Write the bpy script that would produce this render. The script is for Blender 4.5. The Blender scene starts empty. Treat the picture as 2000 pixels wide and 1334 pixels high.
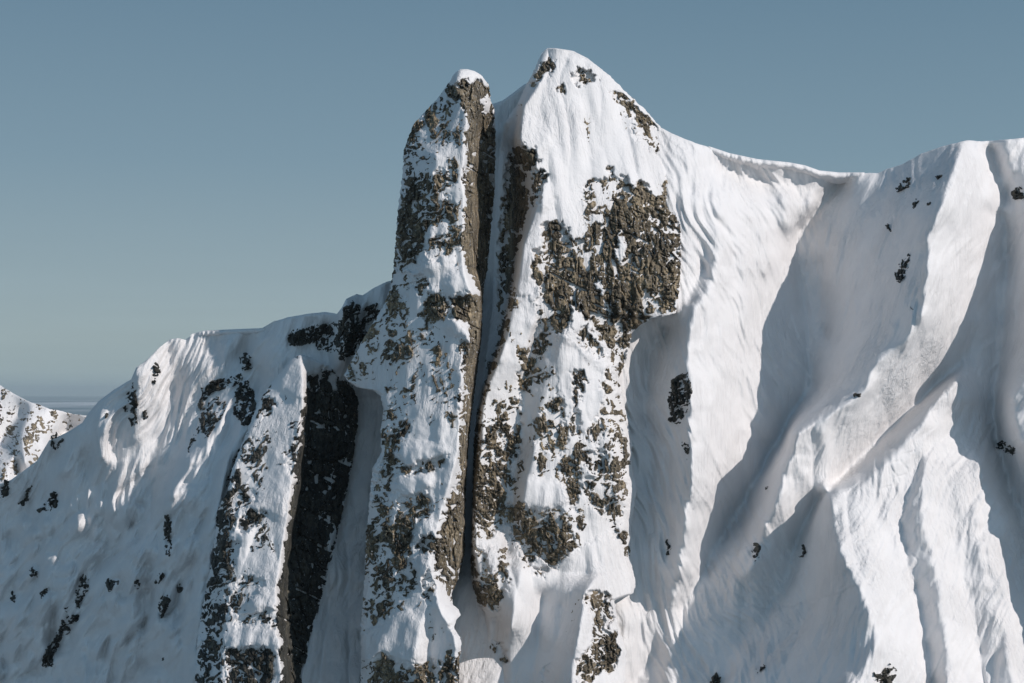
import bpy, math, numpy as np
from mathutils import Vector
# ---------------------------------------------------------------- frame
F, S, VH = 3732.0, 0.16, 763.0        # focal length in photo pixels, metres per unit, horizon row
PITCH = math.atan((VH - 667.0) / F)
CP, SP = math.cos(PITCH), math.sin(PITCH)
SUN = Vector((0.70, -0.51, 0.50)).normalized()
scene = bpy.context.scene
col = scene.collection

def world(u, v, D):
    """photo column, row and distance behind the reference plane -> metres"""
    yc = -(v - 667.0) / F
    t = (F + D) / (CP - yc * SP)
    return (u - 1000.0) / F * t * S, (F + D) * S, (SP + yc * CP) * t * S

# ---------------------------------------------------------------- noise
_rng = np.random.RandomState(7)
_perm = _rng.permutation(4096)
_ga = _rng.rand(4096) * 2 * np.pi
_gx, _gy = np.cos(_ga), np.sin(_ga)
def perlin(x, y, seed=0):
    xi, yi = np.floor(x).astype(np.int64), np.floor(y).astype(np.int64)
    xf, yf = x - xi, y - yi
    def g(i, j):
        h = _perm[(_perm[(i + seed * 131) & 4095] + j) & 4095]
        return _gx[h], _gy[h]
    sx, sy = xf * xf * xf * (xf * (xf * 6 - 15) + 10), yf * yf * yf * (yf * (yf * 6 - 15) + 10)
    a, b = g(xi, yi); n00 = a * xf + b * yf
    a, b = g(xi + 1, yi); n10 = a * (xf - 1) + b * yf
    a, b = g(xi, yi + 1); n01 = a * xf + b * (yf - 1)
    a, b = g(xi + 1, yi + 1); n11 = a * (xf - 1) + b * (yf - 1)
    return 1.45 * ((n00 * (1 - sx) + n10 * sx) * (1 - sy) + (n01 * (1 - sx) + n11 * sx) * sy)
def fbm(x, y, seed=0, octv=4, gain=0.5):
    s, a = 0, 1.0
    for k in range(octv):
        s = s + a * perlin(x * 2 ** k + 17.3 * k, y * 2 ** k - 9.1 * k, seed + k)
        a *= gain
    return s
def ridged(x, y, seed=0, octv=3):
    s, a = 0, 1.0
    for k in range(octv):
        s = s + a * (1 - 2 * np.abs(perlin(x * 2 ** k, y * 2 ** k, seed + k)))
        a *= 0.5
    return s
def facet(x, y, seed=0):
    """worley: value of nearest cell's tilted plane and edge distance"""
    xi, yi = np.floor(x).astype(np.int64), np.floor(y).astype(np.int64)
    d1 = np.full(x.shape, 9.0); d2 = d1.copy(); val = np.zeros(x.shape)
    for i in (-1, 0, 1):
        for j in (-1, 0, 1):
            h = _perm[(_perm[(xi + i + seed * 57) & 4095] + yi + j) & 4095]
            px, py = xi + i + ((h * 73) % 997) / 997.0, yi + j + ((h * 151) % 991) / 991.0
            dx, dy = x - px, y - py
            d = dx * dx + dy * dy
            pl = ((h * 37) % 983) / 983.0 - 0.5 + 0.9 * (_gx[h] * dx + _gy[h] * dy)
            near = d < d1
            d2 = np.where(near, d1, np.minimum(d2, d))
            val = np.where(near, pl, val); d1 = np.where(near, d, d1)
    return val, np.sqrt(d2) - np.sqrt(d1)

# ---------------------------------------------------------------- rasters
def blur(a, r):
    for _ in range(3):
        for ax in (0, 1):
            if r < 1: continue
            p = np.pad(a, [(r + 1, r) if k == ax else (0, 0) for k in (0, 1)], mode='edge')
            c = np.cumsum(p, axis=ax)
            n = 2 * r + 1
            a = (c[n:] - c[:-n]) / n if ax == 0 else (c[:, n:] - c[:, :-n]) / n
    return a
class Field:
    def __init__(self, u0, u1, v0, v1, cell=2.0):
        self.u0, self.v0, self.cell = u0, v0, cell
        self.nx, self.ny = int((u1 - u0) / cell) + 1, int((v1 - v0) / cell) + 1
        self.U, self.V = np.meshgrid(u0 + np.arange(self.nx) * cell, v0 + np.arange(self.ny) * cell)
    def solve(self, lines, smooth=2):
        pts = []
        for ln in lines:
            for (a, b, c), (d, e, f) in zip(ln[:-1], ln[1:]):
                n = int(max(abs(d - a), abs(e - b)) / self.cell * 1.5) + 2
                t = np.linspace(0, 1, n)[:, None]
                pts.append(np.array([[a, b, c]]) * (1 - t) + np.array([[d, e, f]]) * t)
        pts = np.concatenate(pts)
        cur = None
        for lev in (5, 4, 3, 2, 1, 0):
            c = self.cell * 2 ** lev
            nx, ny = int(self.nx / 2 ** lev) + 2, int(self.ny / 2 ** lev) + 2
            i = np.clip(np.rint((pts[:, 0] - self.u0) / c).astype(int), 0, nx - 1)
            j = np.clip(np.rint((pts[:, 1] - self.v0) / c).astype(int), 0, ny - 1)
            k = j * nx + i
            cnt = np.bincount(k, minlength=nx * ny).reshape(ny, nx)
            sm = np.bincount(k, weights=pts[:, 2], minlength=nx * ny).reshape(ny, nx)
            fix = cnt > 0
            val = np.where(fix, sm / np.maximum(cnt, 1), 0)
            if cur is None:
                cur = np.full((ny, nx), pts[:, 2].mean())
            else:
                yy = np.minimum(np.arange(ny) / 2.0, cur.shape[0] - 1.001); xx = np.minimum(np.arange(nx) / 2.0, cur.shape[1] - 1.001)
                y0, x0 = yy.astype(int), xx.astype(int); fy, fx = (yy - y0)[:, None], (xx - x0)[None]
                cur = (cur[y0][:, x0] * (1 - fy) * (1 - fx) + cur[y0 + 1][:, x0] * fy * (1 - fx) + cur[y0][:, x0 + 1] * (1 - fy) * fx + cur[y0 + 1][:, x0 + 1] * fy * fx)
            cur[fix] = val[fix]
            for _ in range(260 if lev > 1 else (90 if lev == 1 else 45)):
                p = np.pad(cur, 1, mode='edge')
                cur = (p[:-2, 1:-1] + p[2:, 1:-1] + p[1:-1, :-2] + p[1:-1, 2:]) * 0.25
                cur[fix] = val[fix]
        return blur(cur[:self.ny, :self.nx], smooth)
    def polys(self, items, soft=2, base=0.0):
        m = np.full((self.ny, self.nx), base)
        for s, pg in items:
            a = np.array(pg, float)
            i0 = max(0, int((a[:, 0].min() - self.u0) / self.cell) - 1); i1 = min(self.nx, int((a[:, 0].max() - self.u0) / self.cell) + 2)
            j0 = max(0, int((a[:, 1].min() - self.v0) / self.cell) - 1); j1 = min(self.ny, int((a[:, 1].max() - self.v0) / self.cell) + 2)
            if i1 <= i0 or j1 <= j0: continue
            U, V = self.U[j0:j1, i0:i1], self.V[j0:j1, i0:i1]
            ins = np.zeros(U.shape, bool)
            for (x1, y1), (x2, y2) in zip(a, np.roll(a, -1, axis=0)):
                if y1 == y2: continue
                ins ^= ((y1 > V) != (y2 > V)) & (U < (x2 - x1) * (V - y1) / (y2 - y1) + x1)
            sub = m[j0:j1, i0:i1]
            sub[ins] = s
        return blur(m, soft)
    def sample(self, A, u, v):
        x = np.clip((u - self.u0) / self.cell, 0, self.nx - 1.001); y = np.clip((v - self.v0) / self.cell, 0, self.ny - 1.001)
        i, j = x.astype(int), y.astype(int); fx, fy = x - i, y - j
        return (A[j, i] * (1 - fx) + A[j, i + 1] * fx) * (1 - fy) + (A[j + 1, i] * (1 - fx) + A[j + 1, i + 1] * fx) * fy
    def flow(self, A, sigma, steps, seed):
        """noise smeared down the fall line of the surface (sluff runnels)"""
        B = blur(A, 6)
        Dx = np.gradient(B, axis=1) / self.cell; Dz = -np.gradient(B, axis=0) / self.cell
        fx, fy = Dx * np.maximum(Dz, 0.15), 1 + Dx * Dx
        n = np.hypot(fx, fy); fx, fy = fx / n, fy / n
        w = blur(np.random.RandomState(seed).randn(self.ny, self.nx), sigma)
        w /= w.std()
        acc = w.copy(); tot = 1.0
        for sgn in (1, -1):
            X, Y = np.meshgrid(np.arange(self.nx, dtype=float), np.arange(self.ny, dtype=float))
            for k in range(steps):
                i = np.clip(X, 0, self.nx - 1).astype(int); j = np.clip(Y, 0, self.ny - 1).astype(int)
                X += sgn * fx[j, i] * 1.5; Y += sgn * fy[j, i] * 1.5
                i = np.clip(X, 0, self.nx - 1).astype(int); j = np.clip(Y, 0, self.ny - 1).astype(int)
                wt = 1 - (k + 1) / (steps + 1)
                acc += w[j, i] * wt; tot += wt
        acc = blur(acc, 1)
        return acc / acc.std()

def jag(lines, au, ar, seed):
    out = []
    for k, ln in enumerate(lines):
        new = []
        for (a, b, c), (d, e, f) in zip(ln[:-1], ln[1:]):
            n = max(1, int(math.hypot(d - a, e - b) / 14))
            for i in range(n):
                t = i / n
                new.append((a + (d - a) * t, b + (e - b) * t, c + (f - c) * t))
        new.append(ln[-1])
        p = np.array(new, float)
        x = p[:, 1] / 46 + k * 7.7 + p[:, 0] / 60
        w = np.ones(len(p)) if k else np.zeros(len(p))
        saw = (x * 1.0 - np.floor(x)) - .5
        p[:, 0] += w * au * (perlin(x * 1.3, x * 0, seed) + .5 * perlin(x * 3, x * 0 + 3, seed))
        p[:, 2] += w * ar * (2.0 if ln[0] in ((1876,280,-130), (1870,742,-80), (2150,250,-60)) else 1.0) * (perlin(x, x * 0 + 5, seed) * .9 + .8 * saw * (np.sin(x * .37 + k) > -.3))
        out.append([tuple(q) for q in p])
    return out
def interp(pts, x):
    p = sorted(pts)
    return np.interp(x, [a for a, b in p], [b for a, b in p])

# ---------------------------------------------------------------- grids
def row_grid(Lp, Rp, v0, v1, dv, ncol, jit=1.2, seed=3, thick=200, nsk=6):
    """rows between a left and a right outline; returns u, v, extra depth (the sides running back)"""
    v = np.arange(v0, v1 + dv, dv)
    L, R = interp([(b, a) for a, b in Lp], v), interp([(b, a) for a, b in Rp], v)
    ker = np.hanning(9); ker /= ker.sum()
    L = np.convolve(np.pad(L, 4, mode='edge'), ker, 'valid'); R = np.convolve(np.pad(R, 4, mode='edge'), ker, 'valid')
    L = L + jit * (perlin(v / 9, v * 0, seed) + perlin(v / 3.5, v * 0, seed + 1) * .6)
    R = R + jit * (perlin(v / 9, v * 0 + 5, seed) + perlin(v / 3.5, v * 0 + 7, seed + 1) * .6)
    R = np.maximum(R, L + 2)
    s = np.linspace(0, 1, ncol)
    u = L[:, None] * (1 - s) + R[:, None] * s
    e = np.zeros_like(u)
    k = np.arange(nsk, 0, -1) / nsk
    mid = (L + R)[:, None] / 2
    lu = L[:, None] + (mid - L[:, None]) * 0.5 * k ** 2; ru = R[:, None] + (mid - R[:, None]) * 0.5 * (k[::-1]) ** 2
    u = np.concatenate([lu, u, ru], 1)
    e = np.concatenate([np.tile(thick * k, (len(v), 1)), e, np.tile(thick * k[::-1], (len(v), 1))], 1)
    vv = np.tile(v[:, None], (1, u.shape[1]))
    # top closes backwards
    kt = np.arange(nsk, 0, -1) / nsk
    ut = np.tile(u[0], (nsk, 1)); et = e[0][None] + thick * kt[:, None]; vt = vv[0][None] + 6 * kt[:, None] ** 2
    return np.concatenate([ut, u]), np.concatenate([vt, vv]), np.concatenate([et, e])
def col_grid(Tp, u0, u1, du, v1, nrow, jit=0.6, seed=5, thick=320, nsk=10, drop=60, bottom=None):
    u = np.arange(u0, u1 + du, du)
    T = interp(Tp, u) + jit * (perlin(u / 14, u * 0, seed) + .5 * perlin(u / 5, u * 0, seed + 1))
    Bt = np.full_like(u, v1) if bottom is None else interp(bottom, u)
    Bt = np.maximum(Bt, T + 2)
    s = np.linspace(0, 1, nrow)
    v = T[None] * (1 - s[:, None]) + Bt[None] * s[:, None]
    k = (np.arange(nsk, 0, -1) / nsk)[:, None]
    v = np.concatenate([T[None] + drop * k ** 1.5, v]); e = np.concatenate([thick * np.tile(k, (1, len(u))), np.zeros((nrow, len(u)))])
    return np.tile(u, (v.shape[0], 1)), v, e

def mesh_obj(name, u, v, D, mat, parent=None, keep=None, smooth=True, raw=None):
    X, Y, Z = world(u, v, D) if raw is None else raw
    ny, nx = X.shape
    idx = np.arange(ny * nx).reshape(ny, nx)
    q = np.stack([idx[:-1, :-1], idx[1:, :-1], idx[1:, 1:], idx[:-1, 1:]], -1).reshape(-1, 4)
    if keep is not None:
        kk = keep.ravel()
        q = q[kk[q].any(1)]
    used = np.zeros(ny * nx, bool); used[q.ravel()] = True
    remap = np.cumsum(used) - 1
    co = np.stack([X, Y, Z], -1).reshape(-1, 3)[used]
    q = remap[q]
    me = bpy.data.meshes.new(name)
    me.vertices.add(len(co)); me.vertices.foreach_set('co', co.astype(np.float32).ravel())
    me.loops.add(q.size); me.loops.foreach_set('vertex_index', q.ravel().astype(np.int32))
    me.polygons.add(len(q)); me.polygons.foreach_set('loop_start', np.arange(0, q.size, 4, dtype=np.int32))
    me.polygons.foreach_set('use_smooth', np.full(len(q), smooth))
    me.update(calc_edges=True); me.validate()
    me.materials.append(mat)
    o = bpy.data.objects.new(name, me); col.objects.link(o)
    if parent is not None: o.parent = parent
    return o
def tag(o, label=None, cat=None, group=None, kind=None):
    if label: o['label'] = label
    if cat: o['category'] = cat
    if group: o['group'] = group
    if kind: o['kind'] = kind
    return o
def empty(name, loc, label, cat, group=None):
    o = bpy.data.objects.new(name, None); col.objects.link(o)
    o.empty_display_size = 5
    return tag(o, label, cat, group)

# ---------------------------------------------------------------- materials
def nodes_of(name):
    m = bpy.data.materials.new(name); m.use_nodes = True
    nt = m.node_tree; b = nt.nodes['Principled BSDF']
    return m, nt, b
def nd(nt, t, **kw):
    n = nt.nodes.new(t)
    for k, v in kw.items():
        if k.startswith('i_'): n.inputs[k[2:].replace('_', ' ')].default_value = v
        else: setattr(n, k, v)
    return n
def snow_mat(name, c1=(0.77, 0.75, 0.745), c2=(0.73, 0.712, 0.71), bump=0.35):
    m, nt, b = nodes_of(name); L = nt.links.new
    tc = nd(nt, 'ShaderNodeTexCoord')
    n1 = nd(nt, 'ShaderNodeTexNoise', i_Scale=0.12, i_Detail=6.0, i_Roughness=0.6); L(tc.outputs['Object'], n1.inputs['Vector'])
    mx = nd(nt, 'ShaderNodeMix', data_type='RGBA'); mx.inputs[6].default_value = (*c1, 1); mx.inputs[7].default_value = (*c2, 1)
    rp = nd(nt, 'ShaderNodeMapRange'); rp.inputs[1].default_value = .4; rp.inputs[2].default_value = .7
    L(n1.outputs['Fac'], rp.inputs[0]); L(rp.outputs[0], mx.inputs[0]); L(mx.outputs[2], b.inputs['Base Color'])
    b.inputs['Roughness'].default_value = 0.75; b.inputs['Specular IOR Level'].default_value = 0.2
    n2 = nd(nt, 'ShaderNodeTexNoise', i_Scale=1.1, i_Detail=5.0, i_Roughness=0.6); L(tc.outputs['Object'], n2.inputs['Vector'])
    bp = nd(nt, 'ShaderNodeBump', i_Strength=bump, i_Distance=0.45); L(n2.outputs['Fac'], bp.inputs['Height'])
    mp = nd(nt, 'ShaderNodeMapping'); mp.inputs['Scale'].default_value = (1, 1, .13); L(tc.outputs['Object'], mp.inputs['Vector'])
    n3 = nd(nt, 'ShaderNodeTexNoise', i_Scale=.7, i_Detail=5.0, i_Roughness=0.62, i_Distortion=.4); L(mp.outputs[0], n3.inputs['Vector'])
    n4 = nd(nt, 'ShaderNodeTexNoise', i_Scale=.05, i_Detail=3.0); L(tc.outputs['Object'], n4.inputs['Vector'])
    r4 = nd(nt, 'ShaderNodeMapRange'); r4.inputs[1].default_value = .38; r4.inputs[2].default_value = .62; r4.inputs[3].default_value = .15; r4.inputs[4].default_value = 1.0
    L(n4.outputs['Fac'], r4.inputs[0])
    ml = nd(nt, 'ShaderNodeMath', operation='MULTIPLY'); L(n3.outputs['Fac'], ml.inputs[0]); L(r4.outputs[0], ml.inputs[1])
    b2 = nd(nt, 'ShaderNodeBump', i_Strength=.85, i_Distance=1.35); L(ml.outputs[0], b2.inputs['Height']); L(bp.outputs[0], b2.inputs['Normal'])
    L(b2.outputs[0], b.inputs['Normal'])
    return m
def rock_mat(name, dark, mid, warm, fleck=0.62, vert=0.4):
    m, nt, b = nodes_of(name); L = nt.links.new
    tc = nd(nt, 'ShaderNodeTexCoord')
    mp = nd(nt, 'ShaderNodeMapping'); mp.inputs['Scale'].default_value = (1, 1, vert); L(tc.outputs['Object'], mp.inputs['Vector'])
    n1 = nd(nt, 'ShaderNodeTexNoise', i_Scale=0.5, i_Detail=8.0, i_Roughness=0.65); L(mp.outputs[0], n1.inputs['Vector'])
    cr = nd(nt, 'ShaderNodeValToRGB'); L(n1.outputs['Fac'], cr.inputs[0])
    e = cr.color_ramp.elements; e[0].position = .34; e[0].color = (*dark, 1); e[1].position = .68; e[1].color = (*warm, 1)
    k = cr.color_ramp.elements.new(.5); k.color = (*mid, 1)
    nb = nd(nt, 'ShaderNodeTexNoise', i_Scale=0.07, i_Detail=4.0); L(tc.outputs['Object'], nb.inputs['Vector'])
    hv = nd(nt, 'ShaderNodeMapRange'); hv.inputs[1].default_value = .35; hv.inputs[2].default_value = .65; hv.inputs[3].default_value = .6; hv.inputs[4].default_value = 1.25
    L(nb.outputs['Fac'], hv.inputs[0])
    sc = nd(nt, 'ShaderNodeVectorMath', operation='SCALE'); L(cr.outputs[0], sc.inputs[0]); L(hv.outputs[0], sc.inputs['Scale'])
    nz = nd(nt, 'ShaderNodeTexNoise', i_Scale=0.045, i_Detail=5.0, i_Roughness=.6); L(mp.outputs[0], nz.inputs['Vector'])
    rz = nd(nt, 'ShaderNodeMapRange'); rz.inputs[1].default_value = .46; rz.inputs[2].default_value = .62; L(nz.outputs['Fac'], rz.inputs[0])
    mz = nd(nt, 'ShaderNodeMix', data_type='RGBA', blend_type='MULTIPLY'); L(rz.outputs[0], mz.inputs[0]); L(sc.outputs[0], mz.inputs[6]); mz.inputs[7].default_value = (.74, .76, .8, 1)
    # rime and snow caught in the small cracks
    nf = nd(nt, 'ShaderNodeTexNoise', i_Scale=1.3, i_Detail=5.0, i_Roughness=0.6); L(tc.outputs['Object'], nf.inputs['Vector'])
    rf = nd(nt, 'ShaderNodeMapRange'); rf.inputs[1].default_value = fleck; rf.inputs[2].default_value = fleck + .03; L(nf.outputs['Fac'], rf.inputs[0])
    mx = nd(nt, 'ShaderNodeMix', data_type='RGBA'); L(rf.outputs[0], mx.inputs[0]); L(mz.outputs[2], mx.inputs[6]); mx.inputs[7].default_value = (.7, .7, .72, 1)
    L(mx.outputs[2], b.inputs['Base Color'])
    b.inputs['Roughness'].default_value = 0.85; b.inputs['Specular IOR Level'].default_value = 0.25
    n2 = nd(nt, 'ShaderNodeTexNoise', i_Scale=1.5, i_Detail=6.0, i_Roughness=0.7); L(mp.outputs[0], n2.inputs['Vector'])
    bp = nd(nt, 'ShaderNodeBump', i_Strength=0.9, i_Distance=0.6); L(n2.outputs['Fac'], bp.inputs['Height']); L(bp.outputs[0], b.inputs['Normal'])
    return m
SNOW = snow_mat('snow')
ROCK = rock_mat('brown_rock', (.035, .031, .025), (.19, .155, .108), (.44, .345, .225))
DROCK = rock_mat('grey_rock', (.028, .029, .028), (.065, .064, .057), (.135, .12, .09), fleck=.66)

# ================================================================ traced relief
# every line: (photo column, photo row, relief); relief in units of one photo pixel at the main peak, smaller is nearer
E_L = [(1070,94),(1064,97),(1056,108),(1050,120),(1046,132),(1036,152),(1028,165),(1010,205),(985,240),(978,280),(972,340),(968,400),(966,460),(964,520),(962,600),(952,680),(942,740),(932,800),(925,860),(923,950),(921,1060),(918,1120),(926,1175),(948,1197),(950,1230),(945,1280),(940,1334),(935,1450)]
E_R = [(1074,94),(1096,95),(1120,99),(1151,116),(1190,147),(1225,182),(1260,214),(1291,249),(1297,290),(1303,322),(1310,357),(1316,410),(1329,438),(1330,515),(1327,560),(1321,612),(1300,618),(1274,622),(1250,635),(1235,650),(1225,696),(1209,738),(1218,780),(1235,867),(1233,909),(1244,954),(1233,1024),(1230,1084),(1242,1140),(1236,1160),(1200,1172),(1206,1217),(1223,1270),(1221,1334),(1215,1450)]
E_R = [(a, b) for a, b in E_R]
E_lines = [
 [(1071,95,0),(1052,168,-40),(1020,205,-50),(1013,256,-62),(1016,284,-70),(1045,330,-60),(1048,400,-60),(1040,430,-60),(1020,480,-65),(1012,540,-70),(998,600,-80),(978,680,-82),(955,735,-70),(938,800,-60),(938,860,-60),(925,950,-55),(922,1060,-50),(935,1150,-30)],
 [(1034,160,40),(1012,205,60),(1003,260,110),(998,330,170),(996,400,200),(996,500,210),(990,560,210),(975,640,170),(958,705,120),(940,765,60),(929,805,110),(920,870,120),(918,950,120),(917,1060,120),(915,1130,90),(940,1200,60),(935,1330,60),(930,1450,60)],
 [(1010,205,80),(980,300,190),(966,400,220),(964,520,230),(955,650,200),(940,740,130)],
 [(1120,98,10),(1190,147,20),(1260,214,60),(1293,260,90),(1300,322,80),(1316,410,50),(1330,470,30),(1326,560,10),(1318,612,0),(1275,622,0),(1235,650,20),(1210,738,40),(1235,870,60),(1240,955,70),(1230,1080,70),(1244,1157,60),(1205,1200,20),(1223,1270,10),(1225,1450,0)],
 [(1110,110,-15),(1130,200,-15),(1150,300,-15),(1150,400,-30),(1165,480,-50),(1180,560,-50),(1165,625,-45)],
 [(1240,240,30),(1240,330,30),(1235,370,0),(1240,450,-20),(1250,540,-30),(1240,600,-20)],
 [(1050,520,-75),(1045,600,-78),(1030,680,-65),(1020,730,-50)],
 [(1050,640,-30),(1030,700,-30),(1022,760,-25),(1022,850,-10),(1005,930,5),(1000,1000,10),(990,1080,20)],
 [(1125,600,-75),(1103,648,-85),(1075,740,-70),(1058,800,-60),(1045,880,-60),(1025,960,-50),(1015,1010,-50)],
 [(1165,650,-50),(1185,720,-30),(1190,800,-25),(1200,900,-20),(1205,980,-10)],
 [(1135,700,-62),(1130,800,-50),(1100,900,-45),(1105,1000,-40),(1100,1080,-30)],
 [(985,1040,10),(975,1080,-40),(965,1140,-50),(950,1180,-30)],
 [(1020,1080,0),(1015,1130,-40),(1005,1180,-50),(998,1230,-50)],
 [(1060,1110,10),(1120,1120,10),(1150,1120,0)],
 [(1140,1010,-10),(1170,1080,10),(1200,1120,30)],
 [(1160,1130,-40),(1140,1160,-70),(1130,1230,-85),(1120,1300,-95),(1110,1450,-110)],
 [(1060,1160,40),(1050,1260,40),(1040,1334,30),(1030,1450,30)],
 [(1100,1180,10),(1085,1260,-10),(1070,1334,-5)],
 [(970,1210,50),(965,1300,50),(975,1450,40)],
]
E_masks = [
 (.34,[(1000,560),(1060,600),(1200,640),(1215,740),(1240,900),(1225,1020),(1120,1080),(1000,1110),(920,1180),(925,850),(950,740)]),
 (.2,[(1090,640),(1180,700),(1190,800),(1150,860),(1090,760)]),
 (.95,[(1118,145),(1130,135),(1150,137),(1165,150),(1162,162),(1140,160),(1125,168),(1115,158)]),
 (.9,[(1086,168),(1100,163),(1108,170),(1100,180),(1088,180)]),
 (.9,[(1055,128),(1066,112),(1076,112),(1082,125),(1070,145),(1058,152),(1048,165),(1038,165),(1045,145)]),
 (1.,[(1195,182),(1215,180),(1240,200),(1262,225),(1280,245),(1293,262),(1299,325),(1283,312),(1268,285),(1255,252),(1235,235),(1215,205),(1198,200)]),
 (.55,[(1230,240),(1255,255),(1280,300),(1260,290),(1235,262)]),
 (.7,[(1186,322),(1198,325),(1200,348),(1192,352)]),
 (.55,[(1145,350),(1190,345),(1225,345),(1200,380),(1195,420),(1150,425),(1135,380)]),
 (1.0,[(1192,392),(1208,368),(1222,346),(1236,368),(1254,346),(1268,376),(1288,386),(1298,366),(1306,342),(1318,400),(1331,440),(1331,520),(1328,560),(1322,618),(1300,618),(1274,628),(1240,652),(1212,740),(1190,700),(1150,640),(1130,600),(1100,650),(1085,645),(1060,625),(1055,570),(1048,520),(1062,480),(1062,435),(1085,430),(1100,440),(1120,475),(1160,455),(1180,425),(1200,400)]),
 (1.36,[(1065,480),(1090,470),(1130,480),(1170,435),(1205,408),(1235,402),(1265,430),(1292,470),(1300,520),(1270,580),(1230,600),(1190,640),(1140,615),(1100,610),(1070,580),(1065,520)]),
 (-.3,[(1210,445),(1218,460),(1222,500),(1212,515),(1200,505),(1208,480)]),
 (-.2,[(1170,545),(1180,545),(1180,565),(1168,575),(1162,570)]),
 (-.2,[(1112,612),(1125,600),(1150,630),(1180,670),(1200,700),(1190,700),(1160,668),(1135,640),(1125,655),(1118,640)]),
 (1.2,[(1128,650),(1142,636),(1165,665),(1185,695),(1170,700),(1135,675)]),
 (.85,[(1040,490),(1055,480),(1058,540),(1045,560),(1040,540)]),
 (1.2,[(1010,285),(1030,283),(1050,300),(1050,322),(1040,337),(1025,325),(1008,305)]),
 (.95,[(1048,325),(1065,335),(1062,365),(1050,400),(1035,402),(1040,370)]),
 (.75,[(990,300),(1008,305),(1020,335),(1030,400),(1025,430),(1008,480),(1000,520),(990,570),(975,610),(968,610),(975,450),(985,370)]),
 (.85,[(1010,685),(1035,680),(1050,655),(1072,640),(1072,670),(1055,710),(1040,730),(1022,760),(1010,745),(1025,715)]),
 (.7,[(1045,570),(1075,590),(1090,640),(1065,650),(1050,630)]),
 (.9,[(1118,725),(1140,722),(1143,745),(1132,780),(1130,850),(1114,850),(1120,780)]),
 (.88,[(958,840),(972,815),(1000,782),(1015,775),(1018,830),(1010,880),(992,950),(978,1030),(955,1050),(930,1020),(922,1060),(920,980),(925,920),(935,880),(945,862)]),
 (.75,[(1045,820),(1065,800),(1085,770),(1098,790),(1112,860),(1095,890),(1075,885),(1050,875)]),
 (.75,[(1188,700),(1200,750),(1212,800),(1224,880),(1218,1000),(1200,1000),(1195,900),(1185,830),(1160,870),(1150,850),(1178,790),(1180,740)]),
 (1.1,[(1135,885),(1180,878),(1192,925),(1165,927),(1135,900)]),
 (1.,[(1092,920),(1110,890),(1135,922),(1130,960),(1118,1000),(1105,960)]),
 (.6,[(1140,935),(1190,930),(1218,960),(1215,1010),(1190,1015),(1150,985)]),
 (.8,[(985,990),(1010,980),(1060,1000),(1090,985),(1105,1010),(1120,1045),(1128,1065),(1100,1095),(1080,1110),(1050,1090),(1030,1110),(1010,1060),(990,1020)]),
 (.75,[(925,1070),(945,1075),(960,1095),(985,1100),(993,1140),(975,1190),(950,1192),(930,1170),(918,1120)]),
 (-.5,[(958,1090),(965,1060),(972,1090),(968,1120),(955,1120)]),
 (.95,[(1160,1152),(1185,1158),(1197,1200),(1198,1225),(1190,1222),(1180,1190),(1165,1195),(1150,1190),(1140,1160)]),
 (.95,[(1160,1195),(1172,1192),(1185,1230),(1205,1235),(1206,1300),(1195,1308),(1165,1320),(1150,1340),(1130,1340),(1130,1285),(1158,1255)]),
 (.65,[(945,1255),(985,1258),(990,1300),(970,1300)]),
 (.6,[(1190,1040),(1225,1035),(1225,1060),(1200,1055)]),
 (.6,[(1060,1300),(1075,1300),(1070,1325),(1058,1318)]),
 (.8,[(1035,1110),(1075,1110),(1060,1122),(1040,1120)]),
]
D_L = [(903,135),(893,138),(887,145),(880,156),(872,168),(854,193),(830,218),(808,242),(796,272),(787,301),(788,320),(784,357),(777,410),(772,480),(768,527),(762,563),(748,600),(722,640),(700,680),(681,715),(672,733),(680,745),(700,758),(728,762),(743,772),(749,800),(743,840),(745,885),(728,913),(722,967),(719,1010),(715,1042),(712,1130),(705,1217),(705,1290),(700,1450)]
D_R = [(908,135),(924,137),(935,143),(945,153),(955,165),(959,200),(966,212),(968,270),(966,375),(959,445),(952,527),(945,560),(942,605),(941,657),(934,710),(927,766),(920,815),(914,885),(911,937),(908,1000),(908,1077),(895,1130),(882,1160),(884,1180),(896,1190),(899,1200),(892,1212),(886,1222),(892,1235),(900,1247),(901,1265),(897,1290),(897,1450)]
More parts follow.
